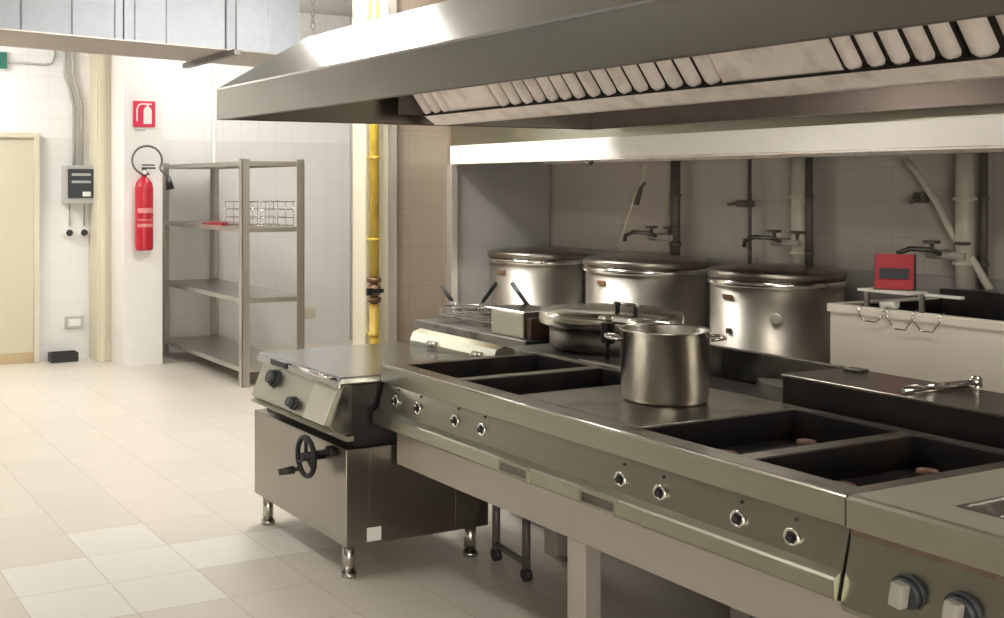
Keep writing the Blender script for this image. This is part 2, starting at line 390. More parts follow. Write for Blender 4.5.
for x, lab in ((2.785, 'round dark wall socket, left one below the fuse box'), (2.93, 'round dark wall socket, right one below the fuse box')):
    t = thing('wall_socket', lab, 'socket', (x, 11.1, 1.23), 'round sockets')
    B().cyl((x, YW, 1.235), (x, 11.10, 1.235), 0.045, n=20).part('socket_rim', 'white', t)
    B().cyl((x, 11.099, 1.235), (x, 11.07, 1.235), 0.034, 0.028, n=20).part('socket_core', 'black', t)
    tag(B().tube([(x+0.01, 11.135, 1.30), (x+0.01, 11.135, 1.51)], 0.007).part('conduit', 'pipe_grey'),
        'short vertical cable between the fuse box and the %s round socket' % ('left' if x < 2.85 else 'right'), 'conduit', 'wall conduits')
t = thing('outlet_plate', 'grey-white rectangular outlet plate low on the far wall above the black box', 'outlet', (2.86, 11.1, 0.3))
B().box(2.75, 2.93, 11.125, YW, 0.30, 0.42, 0.005).part('plate', 'grey_plastic', t)
B().box(2.78, 2.90, 11.118, 11.124, 0.325, 0.395, 0.002).part('plate_insert', 'white', t)
B()
t = thing('black_tray', 'low black plastic box on the floor below the outlet plate', 'box', (2.7, 11.03, 0))
B().box(2.58, 2.84, 10.97, 11.12, 0.0, 0.012, 0.002).box(2.58, 2.592, 10.97, 11.12, 0.012, 0.09).box(2.828, 2.84, 10.97, 11.12, 0.012, 0.09).box(2.592, 2.828, 10.97, 10.982, 0.012, 0.09).box(2.592, 2.828, 11.108, 11.12, 0.012, 0.09).part('tray_body', 'black', t)
B().box(2.6, 2.82, 10.99, 11.1, 0.013, 0.06, 0.004).part('tray_insert', 'dark_grey', t)
tag(B().cyl((4.29, 11.12, 0), (4.29, 11.12, ZC), 0.024, n=14).part('wall_pipe', 'wallwhite'), 'white vertical pipe on the far wall behind the steel rack', 'pipe')
t = thing('outlet_plate', 'small beige outlet on the far wall just right of the steel rack', 'outlet', (5.38, 11.1, 0.25))
B().box(5.31, 5.45, 11.125, YW, 0.27, 0.38, 0.004).part('plate', 'cream2', t)
B().box(5.34, 5.42, 11.119, 11.124, 0.295, 0.355, 0.002).part('plate_insert', 'cream', t)

# sign on the column
t = thing('extinguisher_sign', 'red and white fire extinguisher sign high on the white column', 'sign', (3.335, 10.44, 2.24))
B().box(3.22, 3.435, 10.441, 10.448, 2.245, 2.49, 0.002).part('sign_plate', 'signred', t)
pic = B()
pic.prism([(3.32, 2.275), (3.40, 2.275), (3.40, 2.40), (3.39, 2.425), (3.37, 2.437), (3.35, 2.437), (3.33, 2.425), (3.32, 2.40)], 10.4385, 10.4405)
pic.prism([(3.35, 2.437), (3.37, 2.437), (3.37, 2.455), (3.35, 2.455)], 10.4385, 10.4405)
pic.prism([(3.30, 2.455), (3.40, 2.455), (3.40, 2.468), (3.30, 2.468)], 10.4385, 10.4405)
arc = [(3.30+0.05*math.cos(a), 2.40+0.068*math.sin(a)) for a in [PI/2+k*PI/2/8 for k in range(9)]]
arc2 = [(3.30+0.036*math.cos(a), 2.40+0.054*math.sin(a)) for a in [PI/2+k*PI/2/8 for k in range(9)]]
pic.prism(arc+arc2[::-1], 10.4385, 10.4405)
pic.prism([(3.25, 2.30), (3.264, 2.30), (3.264, 2.40), (3.25, 2.40)], 10.4385, 10.4405)
pic.part('sign_pictogram', 'white', t)
B().box(3.235, 3.34, 10.444, 10.448, 2.212, 2.226, 0.0005).part('sign_caption_strip', 'grey_plastic', t)
# fire extinguisher
ex, ey = 3.30, 10.36
t = thing('fire_extinguisher', 'red fire extinguisher with looped hose hanging on the white column', 'fire extinguisher', (ex, ey, 1.09))
B().lathe([(0, 0), (0.072, 0.0), (0.082, 0.012), (0.084, 0.04), (0.084, 0.58), (0.076, 0.63), (0.05, 0.665), (0.026, 0.68), (0.026, 0.70), (0, 0.70)], ex, ey, 32, z0=1.09).part('cylinder_body', 'red', t)
for k in range(3):
    lb = B()
    a0, a1 = -PI*0.85, -PI*0.15
    z = [1.44, 1.37, 1.31][k]; h = [0.045, 0.012, 0.03][k]
    pts = [a0+(a1-a0)*j/10 for j in range(11)]
    for p, q in zip(pts, pts[1:]):
        lb.quad((ex+0.0855*math.cos(p), ey+0.0855*math.sin(p), z), (ex+0.0855*math.cos(q), ey+0.0855*math.sin(q), z), (ex+0.0855*math.cos(q), ey+0.0855*math.sin(q), z+h), (ex+0.0855*math.cos(p), ey+0.0855*math.sin(p), z+h))
    lb.part('instruction_label', 'faded', t)
vb = B().cyl((ex, ey, 1.79), (ex, ey, 1.85), 0.022).box(ex-0.02, ex+0.11, ey-0.012, ey+0.012, 1.85, 1.866, 0.003).box(ex-0.02, ex+0.10, ey-0.012, ey+0.012, 1.88, 1.893, 0.003)
vb.part('valve_handle', 'dark_grey', t)
B().cyl((ex-0.01, ey-0.022, 1.82), (ex-0.01, ey-0.05, 1.82), 0.02).part('pressure_gauge', 'white', t)
hp = [(ex, ey-0.02, 1.83)]
for k in range(19):
    a = -PI*0.45 - 2*PI*k/18*0.86
    hp.append((3.33+0.145*math.cos(a)-0.01, ey-0.03, 1.93+0.135*math.sin(a)))
hp += [(3.45, ey-0.03, 1.84), (3.50, ey-0.03, 1.80), (3.53, ey-0.02, 1.77)]
B().tube(hp, 0.010, 8).part('hose', 'pipe_dark', t)
B().cyl((3.525, ey-0.02, 1.78), (3.55, ey-0.02, 1.66), 0.022, 0.042, n=18).part('discharge_horn', 'black', t)
B().box(ex-0.02, ex+0.02, ey+0.083, 10.449, 1.60, 1.66, 0.003).part('wall_bracket', 'dark_grey', t)

# ================================================================ STEEL RACK
rx0, rx1, ry0, ry1 = 3.69, 4.27, 8.92, 11.0
t = thing('shelving_rack', 'tall stainless steel storage rack standing against the far wall beside the column', 'shelving rack', ((rx0+rx1)/2, (ry0+ry1)/2, 0))
for x, y in ((rx0, ry0), (rx1, ry0), (rx0, ry1), (rx1, ry1)):
    sx = 1 if x == rx0 else -1; sy = 1 if y == ry0 else -1
    pb = B().box(min(x, x+sx*0.07), max(x, x+sx*0.07), min(y, y+sy*0.006), max(y, y+sy*0.006), 0.0, 1.92)
    pb.box(min(x, x+sx*0.006), max(x, x+sx*0.006), min(y, y+sy*0.07), max(y, y+sy*0.07), 0.0, 1.92)
    for k in range(20):
        z = 0.12+k*0.092
        pb.cyl((x+sx*0.04, y-sy*0.001, z), (x+sx*0.04, y-sy*0.003, z), 0.007, n=8)
    pb.part('upright', 'shelf_steel', t)
for z in (1.90, 1.34, 0.745, 0.165):
    sb = B().box(rx0+0.007, rx1-0.007, ry0+0.007, ry1-0.007, z-0.004, z)
    sb.box(rx0+0.007, rx0+0.012, ry0+0.007, ry1-0.007, z-0.04, z-0.004).box(rx1-0.012, rx1-0.007, ry0+0.007, ry1-0.007, z-0.04, z-0.004)
    sb.box(rx0+0.007, rx1-0.007, ry0+0.007, ry0+0.012, z-0.04, z-0.004).box(rx0+0.007, rx1-0.007, ry1-0.012, ry1-0.007, z-0.04, z-0.004)
    for k in (0.25, 0.5, 0.75):
        xk = rx0+(rx1-rx0)*k; sb.box(xk-0.02, xk+0.02, ry0+0.03, ry1-0.03, z-0.02, z-0.004)
    sb.part('shelf', 'shelf_steel', t)
# wire dish rack on the shelf
wb = B()
for z in (1.352, 1.42, 1.49, 1.555):
    wb.tube([(3.74, 8.99, z), (4.20, 8.99, z), (4.20, 9.42, z), (3.74, 9.42, z)], 0.0035, 6, closed=True)
for k in range(7):
    x = 3.74+k*0.0767
    wb.tube([(x, 8.99, 1.352), (x, 8.99, 1.555)], 0.003, 6).tube([(x, 9.42, 1.352), (x, 9.42, 1.555)], 0.003, 6).tube([(x, 8.99, 1.352), (x, 9.42, 1.352)], 0.003, 6)
    wb.cyl((x, 8.99, 1.555), (x, 8.99, 1.572), 0.009, n=8)
tag(wb.part('wire_dish_rack', 'steel_bright'), 'wire dish rack standing on the second shelf of the steel rack', 'dish rack')
rb = B().box(3.72, 3.82, 9.42+0.05, 9.95, 1.341, 1.356, 0.006).box(3.74, 3.80, 9.5, 9.8, 1.357, 1.368, 0.005)
tag(rb.part('folded_red_cloth', 'red2'), 'small folded red cloth lying on the edge of a rack shelf', 'cloth')

# ================================================================ GAS PIPE
t = thing('gas_pipe', 'yellow painted gas pipe rising in front of the cream pilaster', 'gas pipe', (4.1, 7.38, 0))
B().cyl((4.1, 7.38, 0.0), (4.1, 7.38, 0.83), 0.036, n=20).cyl((4.1, 7.38, 1.03), (4.1, 7.38, ZC), 0.036, n=20).part('pipe_run', 'yellow', t)
vb = B().cyl((4.1, 7.38, 0.83), (4.1, 7.38, 1.03), 0.03, n=16).cyl((4.1, 7.38, 0.84), (4.1, 7.38, 0.875), 0.052, n=6).cyl((4.1, 7.38, 0.985), (4.1, 7.38, 1.02), 0.052, n=6)
vb.lathe([(0, 0.88), (0.045, 0.895), (0.058, 0.93), (0.045, 0.965), (0, 0.98)], 4.1, 7.38, 20)
vb.part('valve_body', 'rust', t)
B().cyl((4.1, 7.38, 0.93), (4.1, 7.30, 0.93), 0.014).box(4.03, 4.13, 7.285, 7.30, 0.915, 0.945, 0.004).box(3.99, 4.04, 7.28, 7.305, 0.90, 0.955, 0.004).part('valve_lever', 'iron', t)
for z in (1.9, 1.3, 0.6): B().lathe([(0.037, -0.012), (0.041, -0.012), (0.041, 0.012), (0.037, 0.012)], 4.1, 7.38, 20, z0=z).box(4.09, 4.11, 7.41, 7.479, z-0.008, z+0.008).part('pipe_clamp', 'yellow', t)

# ================================================================ TILTING BRAISING PAN (front)
py0, py1 = 4.36, 5.36
t = thing('tilting_braising_pan', 'stainless steel tilting braising pan with black crank standing at the end of the range', 'braising pan', (2.66, 4.86, 0))
cab = B().box(2.285, 3.02, py0, py1, 0.145, 0.565, 0.004)
cab.part('cabinet', 'steel_cab', t)
B().box(2.40, 3.0, py0-0.002, py0, 0.15, 0.56).box(2.84, 2.845, py0-0.004, py0-0.002, 0.15, 0.56).part('side_panel', 'steel_cab', t)
for x in (2.33, 2.96):
    for y in (4.42, 5.29):
        B().cyl((x, y, 0.0), (x, y, 0.02), 0.035, n=20).cyl((x, y, 0.02), (x, y, 0.147), 0.027, n=20).part('leg', 'steel', t)
B().box(2.34, 3.0, py0+0.03, py1-0.03, 0.566, 0.60).part('tilt_frame', 'iron', t)
# vat: dark side, sloping control apron on the front
B().prism([(2.32, 0.60), (3.0, 0.60), (3.03, 0.835), (2.28, 0.835)], py0+0.02, 5.20).part('vat', 'well', t)
PY = 5.22
ap = B().prism([(2.275, 0.838), (2.205, 0.672), (2.255, 0.625), (2.315, 0.63), (2.315, 0.838)], py0+0.012, PY-0.012)
ap.prism([(2.205, 0.64), (2.285, 0.600), (2.32, 0.600), (2.32, 0.622), (2.29, 0.622), (2.225, 0.652)], py0-0.004, PY+0.004)
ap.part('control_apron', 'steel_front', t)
B().prism([(2.280, 0.836), (2.216, 0.672), (2.255, 0.632), (2.315, 0.632), (2.315, 0.836)], py0+0.006, py0+0.0115).part('apron_end', 'steel_sooty', t)  # thin plate colouring the near apron end darker
B().box(2.255, 3.05, py0-0.004, PY+0.01, 0.842, 0.876, 0.008).box(2.245, 2.258, py0-0.004, PY+0.01, 0.83, 0.862, 0.003).part('pan_lid', 'lid_steel', t)
# lid handle: bowed bar
hb = B().tube([(2.262, 4.42, 0.862), (2.215, 4.42, 0.875), (2.195, 4.45, 0.882), (2.195, 4.64, 0.882), (2.215, 4.67, 0.875), (2.262, 4.67, 0.862)], 0.009)
hb.part('lid_handle', 'steel_bright', t)
B().box(2.235, 2.262, 4.88, 5.05, 0.840, 0.868, 0.004).part('handle_recess', 'black', t)
def pknob(y, z, r, nm='control_knob'):
    x = 2.275-(0.838-z)*0.07/0.166
    nx, nz = -0.92, 0.39
    B().cyl((x-0.0, y, z), (x+nx*0.012, y, z+nz*0.012), r*1.2, n=24).cyl((x+nx*0.012, y, z+nz*0.012), (x+nx*0.04, y, z+nz*0.04), r, r*0.85, n=24).part(nm, 'dark_grey', t)
pknob(5.02, 0.775, 0.036); pknob(4.74, 0.705, 0.026)
B().prism([(2.262, 0.812), (2.200, 0.668), (2.204, 0.666), (2.266, 0.81)], py0+0.05, 4.62).part('apron_panel', 'steel_cream', t)
# crank wheel
cx, cy, cz = 2.2, 4.58, 0.50
cr = B()
ring = [(cx, cy+0.085*math.cos(a), cz+0.085*math.sin(a)) for a in [2*PI*k/28 for k in range(28)]]
cr.tube(ring, 0.012, 8, closed=True)
for k in range(3):
    a = PI/2+k*2*PI/3
    cr.tube([(cx, cy, cz), (cx, cy+0.085*math.cos(a), cz+0.085*math.sin(a))], 0.009, 8)
cr.cyl((cx-0.02, cy, cz), (2.284, cy, cz), 0.02, n=16)
cr.part('crank_wheel', 'iron', t)
B().cyl((cx, cy+0.055, cz-0.065), (cx-0.035, cy+0.06, cz-0.068), 0.01, n=12).cyl((cx-0.03, cy+0.06, cz-0.068), (cx-0.10, cy+0.075, cz-0.075), 0.018, 0.014, n=16).part('crank_handle', 'black', t)
B().cyl((2.284, cy-0.11, cz+0.04), (2.25, cy-0.11, cz+0.04), 0.024, n=18).cyl((2.262, cy-0.11, cz+0.04), (2.235, cy-0.03, cz+0.02), 0.010, n=10).part('gear_boss', 'iron', t)
B().box(2.385, 2.455, py0-0.0045, py0-0.0022, 0.158, 0.218).part('rating_label', 'white', t)
# rear flue of the pan (raised rounded ridge)
fb = B().prism([(3.056, 0.60), (3.056, 0.90), (3.075, 0.94), (3.12, 0.955), (3.17, 0.94), (3.19, 0.90), (3.19, 0.60)], 4.375, 5.12)
fb.part('rear_flue', 'steel_front', t)
B().box(3.192, 3.30, 4.40, 5.12, 0.62, 0.90, 0.004).part('rear_housing', 'steel_sooty', t)
for y in (4.5, 4.9): B().cyl((3.06, y-0.04, 0.90), (3.06, y+0.04, 0.90), 0.018, n=12).part('lid_hinge', 'steel', t)

# ================================================================ RANGE (long cooking island)
IY0, IY1 = 1.985, 4.352
TZ = 0.92
t = thing('gas_range', 'long stainless steel gas range with four open burner wells and a central solid plate', 'range', (2.85, 3.2, 0))
R = t
# worktop frame strips
wb = B()
wells = [(3.91, 4.30), (3.49, 3.85), (2.43, 2.84), (2.035, 2.375)]
WX0, WX1 = 2.555, 3.25
wb.prism([(2.455, 0.845), (2.455, TZ-0.008), (2.462, TZ), (WX0, TZ), (WX0, 0.88), (2.475, 0.88), (2.475, 0.845)], IY0, IY1)
wb.box(WX1, 3.305, IY0, IY1, 0.88, TZ)
edges = [IY1, 4.31, 3.91, 3.85, 3.49, 2.84, 2.43, 2.375, 2.035, IY0]
for a, b in ((4.30, IY1), (3.85, 3.91), (2.375, 2.43), (IY0, 2.035)):
    wb.box(WX0, WX1, a, b, 0.88, TZ)
wb.part('worktop', 'steel_worn', t)
B().box(WX0+0.001, WX1-0.001, 2.841, 3.489, 0.885, TZ+0.002, 0.003).part('solid_plate', 'steel_worn', t)
rim = B().box(2.450, 2.458, IY0, IY1, TZ-0.075, TZ-0.004, 0.002)
rim.part('front_fascia', 'steel_front', t)
B().cyl((2.459, IY0, TZ-0.001), (2.459, IY1, TZ-0.001), 0.0065, n=10).part('rolled_edge', 'steel_bright', t)
# control panel, lip, apron
cp = B().prism([(2.470, 0.845), (2.440, 0.735), (2.415, 0.722), (2.410, 0.715), (2.410, 0.672), (2.418, 0.665), (2.52, 0.640), (2.55, 0.640), (2.55, 0.845)], IY0, IY1)
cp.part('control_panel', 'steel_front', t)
B().box(2.518, 2.552, IY0, 4.33, 0.487, 0.639, 0.003).part('apron_beam', 'steel_pale', t)
B().box(2.553, 3.30, IY0+0.01, IY1-0.03, 0.64, 0.80).part('burner_chassis', 'steel_sooty', t)
B().box(3.31, 3.36, IY0, IY1-0.03, 0.487, 0.859).part('back_panel', 'steel_sooty', t)
for y in (3.07, 2.02):
    for x in (2.518, 3.28):
        B().box(x, x+0.07, y, y+0.095, 0.0, 0.487, 0.004).part('leg', 'steel_pale', t)
B().box(3.28, 3.35, 4.2, 4.29, 0.0, 0.487, 0.004).part('leg', 'steel_pale', t)
# wells with burners
for a, b in wells:
    w_ = B()
    zf = 0.815
    w_.box(WX0, WX0+0.006, a, b, zf, TZ-0.002).box(WX1-0.006, WX1, a, b, zf, TZ-0.002)
    w_.box(WX0+0.006, WX1-0.006, a, a+0.006, zf, TZ-0.002).box(WX0+0.006, WX1-0.006, b-0.006, b, zf, TZ-0.002)
    w_.box(WX0+0.006, WX1-0.006, a+0.006, b-0.006, zf, zf+0.006)
    wo = w_.part('burner_well', 'well', t)
    for xx in (2.72, 3.07):
        bb = B().lathe([(0, 0), (0.022, 0), (0.024, 0.03), (0.034, 0.036), (0.030, 0.048), (0.012, 0.052), (0, 0.052)], xx, (a+b)/2, 24, z0=zf+0.006)
        bb.box(xx-0.012, xx+0.012, (a+b)/2-0.13, (a+b)/2-0.05, zf+0.007, zf+0.025)
        bo = bb.part('burner', 'brass', wo)
    g = B().box(WX0+0.05, WX1-0.05, (a+b)/2-0.006, (a+b)/2+0.006, zf+0.012, zf+0.02)
    for xx in (2.72, 3.07):
        g.lathe([(0.06, zf+0.010), (0.07, zf+0.010), (0.07, zf+0.022), (0.06, zf+0.022)], xx, (a+b)/2, 20)
    g.part('burner_ring', 'iron', wo)
# knobs stems with chrome bezels
def panel_x(z): return 2.440+(z-0.735)/0.11*0.03
for y in (4.22, 4.04, 3.76, 3.58, 2.81, 2.635, 2.33, 2.145):
    z = 0.785 if y > 3 else 0.775
    x = panel_x(z)
    bz = B()
    rr = 0.021
    ringp = [(x-0.006, y+rr*math.cos(a), z+rr*math.sin(a)) for a in [2*PI*k/24 for k in range(24)]]
    bz.tube(ringp, 0.0055, 8, closed=True)
    bo = bz.part('knob_bezel', 'steel_bright', t)
    B().cyl((x+0.002, y, z), (x-0.006, y, z), 0.017, n=20).cyl((x-0.006, y, z), (x-0.022, y, z), 0.008, n=12).part('knob_stem', 'black', bo)
    B().cyl((panel_x(z+0.045)+0.002, y, z+0.045), (panel_x(z+0.045)-0.004, y, z+0.045), 0.005, n=10).part('indicator_pin', 'black', bo)
# tray pulls on the lip
for y0, y1 in ((3.24, 3.41), (2.79, 2.96)):
    B().box(2.402, 2.4105, y0, y1, 0.712, 0.722, 0.001).box(2.398, 2.4105, y0-0.008, y0, 0.668, 0.722, 0.001).box(2.404, 2.4105, y1, y1+0.005, 0.672, 0.722, 0.001).part('tray_pull', 'steel_front', t)
    B().box(2.4075, 2.4098, y0+0.012, y1-0.006, 0.678, 0.706).part('pull_recess', 'steel_sooty', t)
# dark flue channel behind the wells with raised far upstand
B().box(3.306, 3.42, IY0, IY1-0.03, 0.86, 0.875, 0.002).part('rear_gutter', 'well', t)
B().box(3.421, 3.75, 3.06, 4.0, 0.85, 0.875).part('flue_channel', 'well', t)
B().box(3.751, 3.775, 3.06, 3.98, 0.86, 0.995, 0.004).part('flue_upstand', 'steel_sooty', t)
B().box(3.750, 3.777, 3.06, 3.98, 0.9955, 1.001, 0.002).part('upstand_edge', 'steel', t)
# grease blotches: uneven scraped ledge piece inside the channel
B().prism([(3.50, 3.10), (3.74, 3.07), (3.74, 3.30), (3.66, 3.26), (3.60, 3.33), (3.52, 3.24)], 0.876, 0.93, axis='z').part('flue_baffle', 'steel', t)
B().box(3.425, 3.75, 3.9, 4.15, 0.86, 0.90, 0.01).part('flue_end', 'steel_worn', t)

# raised rear unit: low cover plate with polished bar
t = thing('rear_range', 'raised steel-topped rear range unit backing onto the front range', 'range', (3.8, 2.2, 0))
B().box(3.425, 3.775, 0.4, 3.055, 0.985, 0.998, 0.003).part('cover_plate', 'steel_worn', t)
B().box(3.43, 3.74, 0.42, 3.05, 0.50, 0.984).part('flue_body', 'well', t)
B().box(3.776, 4.22, 0.42, 3.9, 0.08, 0.90, 0.004).part('cabinet', 'steel', t)
for x in (3.80, 4.18):
    for y in (0.5, 2.2, 3.85): B().cyl((x, y, 0), (x, y, 0.082), 0.025, n=14).part('leg', 'steel', t)
B().cyl((3.45, 2.57, 1.012), (3.80, 2.545, 1.012), 0.014, n=14).lathe([(0, 0), (0.02, 0), (0.022, 0.03), (0.012, 0.04), (0, 0.04)], 3.80, 2.545, 16, z0=0.998).part('cross_bar', 'steel_bright', t)
B().box(3.69, 3.75, 2.93, 3.0, 0.999, 1.01, 0.004).part('small_cap', 'steel_sooty', t)

# ================================================================ FRONT RIGHT UNIT
t = thing('cooking_unit', 'steel cooking unit with two large pale-gripped knobs at the right end of the front row', 'cooker', (2.85, 1.2, 0))
Y0, Y1 = 0.25, 1.978
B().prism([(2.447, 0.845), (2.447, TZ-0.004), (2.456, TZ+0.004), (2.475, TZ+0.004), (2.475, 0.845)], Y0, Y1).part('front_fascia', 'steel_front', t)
wb = B().prism([(2.476, TZ+0.004), (2.60, TZ+0.004), (2.60, 0.885), (2.476, 0.885)], Y0, Y1)
wb.box(2.60, 3.36, 1.80, Y1, 0.885, TZ+0.004).box(3.24, 3.36, Y0, 1.80, 0.885, TZ+0.004).box(2.60, 3.24, Y0, 1.05, 0.885, TZ+0.004)
wb.part('worktop', 'steel_cream', t)
# rounded shallow well
wl = B()
def rrect(x0, x1, y0, y1, r, z, n=6):
    pts = []
    for cx_, cy_, a0 in ((x1-r, y1-r, 0), (x0+r, y1-r, PI/2), (x0+r, y0+r, PI), (x1-r, y0+r, 1.5*PI)):
        for k in range(n+1):
            a = a0+PI/2*k/n; pts.append((cx_+r*math.cos(a), cy_+r*math.sin(a), z))
    return pts
lo = [wl._v(p) for p in rrect(2.605, 3.235, 1.055, 1.795, 0.006, TZ+0.003)]
l1 = [wl._v(p) for p in rrect(2.62, 3.22, 1.07, 1.78, 0.10, TZ+0.001)]
l2 = [wl._v(p) for p in rrect(2.63, 3.21, 1.08, 1.77, 0.10, TZ-0.03)]
for A, Bq in ((lo, l1), (l1, l2)):
    for j in range(len(A)):
        f = wl.bm.faces.new((A[j], A[(j+1) % len(A)], Bq[(j+1) % len(A)], Bq[j])); f.smooth = True
wl.bm.faces.new(l2)
wo = wl.part('shallow_well', 'steel_worn', t)
B().lathe([(0, 0), (0.05, 0), (0.06, 0.008), (0.045, 0.014), (0, 0.014)], 2.80, 1.60, 24, z0=TZ-0.029).part('drain_cover', 'iron', wo)
cp = B().prism([(2.470, 0.845), (2.425, 0.655), (2.432, 0.640), (2.55, 0.640), (2.55, 0.845)], Y0, Y1)
cp.part('control_panel', 'steel_front', t)
B().box(2.462, 2.4695, Y0, Y1, 0.825, 0.844).part('rust_seam', mat('rusty_seam', (0.20, 0.15, 0.11), 0.6, 0.4, 0.3, 20, dark=(0.10, 0.05, 0.03), dscale=14, damount=0.7), t)
B().box(2.54, 3.33, Y0+0.01, Y1-0.01, 0.35, 0.884).part('cabinet', 'steel', t)
for y in (0.35, 1.9):
    for x in (2.60, 3.25): B().cyl((x, y, 0), (x, y, 0.352), 0.03, n=16).part('leg', 'steel', t)
for y in (1.80, 1.665, 0.9, 0.6):
    z = 0.742; x = 2.470-(0.845-z)*0.045/0.19
    ko = B().cyl((x+0.003, y, z), (x-0.012, y, z-0.002), 0.043, n=32).cyl((x-0.012, y, z-0.002), (x-0.025, y, z-0.004), 0.040, 0.034, n=32).part('control_knob', 'dark_grey', t)
    mt = Matrix.Translation((x-0.036, y, z-0.002)) @ Matrix.Rotation(0.15, 4, 'X')
    B().box(-0.020, 0.012, -0.018, 0.018, -0.030, 0.030, 0.007, M4=mt).part('knob_grip', 'knob_pale', ko, label='pale grey squared knob grip')

# ================================================================ STOCK POT ON THE PLATE
px, py = 2.965, 3.17
t = thing('stock_pot', 'open brushed steel stock pot standing on the solid plate of the front range', 'stock pot', (px, py, TZ+0.002))
z0 = TZ+0.0025
B().lathe([(0, 0), (0.140, 0), (0.150, 0.006), (0.150, 0.014), (0.155, 0.022), (0.155, 0.248), (0.162, 0.253), (0.162, 0.258), (0.154, 0.258), (0.150, 0.252), (0.150, 0.014), (0, 0.012)], px, py, 64, z0=z0).part('pot_body', 'steel', t)
for s_ in (1, -1):
    ax = Vector((0.86, -0.51, 0))*s_
    side = Vector((0.51, 0.86, 0))
    c = Vector((px, py, z0+0.222))
    pts = [c+ax*0.154+side*0.045, c+ax*0.185+side*0.05+Vector((0, 0, 0.004)), c+ax*0.205+side*0.035+Vector((0, 0, 0.006)), c+ax*0.21+Vector((0, 0, 0.006)), c+ax*0.205-side*0.035+Vector((0, 0, 0.006)), c+ax*0.185-side*0.05+Vector((0, 0, 0.004)), c+ax*0.154-side*0.045]
    B().tube(pts, 0.007, 8).part('pot_handle', 'steel_bright', t)

# ================================================================ REAR ROW: ROUND KETTLE, FRYER, BASKETS
t = thing('round_pressure_pan', 'wide round steel pan with a flat lid and thick lever arm behind the front range', 'cooking pan', (3.96, 4.72, 0))
kx, ky = 3.98, 4.65
B().box(3.50, 4.32, 4.18, 4.92, 0.06, 0.86, 0.005).part('cabinet', 'steel_sooty', t)
for x in (3.56, 4.26):
    for y in (4.24, 4.86): B().cyl((x, y, 0), (x, y, 0.062), 0.026, n=14).part('leg', 'steel', t)
B().lathe([(0.30, 0.0), (0.31, 0.01), (0.31, 0.115), (0, 0.115)], kx, ky, 56, z0=0.861).part('pan_body', 'steel_sooty', t)
B().lathe([(0.355, 0.0), (0.365, 0.006), (0.365, 0.055), (0.355, 0.066), (0.20, 0.084), (0, 0.088), ], kx, ky, 64, z0=0.985).lathe([(0.355, 0), (0, 0)], kx, ky, 64, z0=0.985).part('pan_lid', 'steel', t)
for y in (4.48, 4.35): B().cyl((3.88, y, 1.055), (3.88, y, 1.115), 0.012, n=12).part('lid_bracket', 'black', t)
B().cyl((3.88, 4.50, 1.11), (3.88, 4.33, 1.11), 0.009, n=10).part('bracket_bar', 'steel_bright', t)
B().cyl((3.62, 4.20, 1.068), (3.66, 3.86, 1.060), 0.018, 0.030, n=18).cyl((3.62, 4.30, 1.068), (3.62, 4.20, 1.068), 0.014, n=14).part('lever_arm', 'steel_bright', t)
B().box(3.60, 3.645, 4.22, 4.28, 0.95, 1.05, 0.01).cyl((3.62, 4.25, 0.861), (3.62, 4.25, 0.951), 0.012, n=10).part('hinge_block', 'iron', t)
B().box(3.52, 3.62, 4.22, 4.34, 0.861, 0.875, 0.004).part('drip_ledge', 'steel', t)

t = thing('deep_fryer', 'squat steel fryer behind the braising pan holding wire baskets', 'fryer', (3.9, 5.6, 0))
fb = B().box(3.70, 4.30, 5.0, 6.15, 0.06, 0.865, 0.005)
fb.part('cabinet', 'steel_sooty', t)
for x in (3.76, 4.24):
    for y in (5.06, 6.09): B().cyl((x, y, 0), (x, y, 0.062), 0.026, n=14).part('leg', 'steel', t)
B().box(3.745, 3.90, 5.08, 5.38, 0.866, 1.0, 0.004).part('element_housing', 'steel_front', t)
B().box(3.74, 4.0, 5.065, 5.42, 1.001, 1.013, 0.003).part('housing_cap', 'steel_bright', t)
B().box(3.76, 3.92, 5.03, 5.078, 0.866, 0.98, 0.004).part('side_block', mat('brown_enamel', (0.09, 0.045, 0.03), 0.45, 0.3, 0.2, 10), t)
def basket(x0, x1, y0, y1, h0, h1, hy, lab):
    t = thing('fryer_basket', lab, 'fryer basket', ((x0+x1)/2, (y0+y1)/2, 0.866), 'fryer baskets')
    wb = B()
    for z in (0.873, 0.888, 0.904, 0.92, 0.94):
        wb.tube([(x0, y0, z), (x1, y0, z), (x1, y1, z), (x0, y1, z)], 0.004 if z < 0.93 else 0.007, 6, closed=True)
    n = 12
    for k in range(n+1):
        y = y0+(y1-y0)*k/n
        wb.tube([(x0, y, 0.94), (x0, y, 0.873), (x1, y, 0.873), (x1, y, 0.94)], 0.0025, 5)
    for k in range(7):
        x = x0+(x1-x0)*k/6
        wb.tube([(x, y0, 0.94), (x, y0, 0.873), (x, y1, 0.873), (x, y1, 0.94)], 0.0025, 5)
    wb.part('basket_mesh', 'steel_bright', t)
    a = Vector(h0); b = Vector(h1); m_ = a.lerp(b, 0.35)
    B().tube([a+Vector((0, 0.02, 0)), m_+Vector((0, 0.008, 0))], 0.005, 6).tube([a-Vector((0, 0.02, 0)), m_-Vector((0, 0.008, 0))], 0.005, 6).part('handle_wire', 'steel_bright', t)
    B().tube([m_, b], 0.013, 10).part('handle_grip', 'black', t)
basket(3.86, 4.12, 5.86, 6.10, (3.93, 6.02, 0.94), (3.93, 6.19, 1.055), 0, 'wire fryer basket furthest left, its black handle leaning left')
basket(3.86, 4.12, 5.60, 5.84, (3.93, 5.80, 0.94), (3.93, 5.60, 1.12), 0, 'wire fryer basket in the middle, its black handle leaning right')
basket(3.97, 4.22, 5.30, 5.58, (4.02, 5.33, 0.94), (4.02, 5.56, 1.12), 0, 'wire fryer basket beside the steel housing, handle leaning left over it')

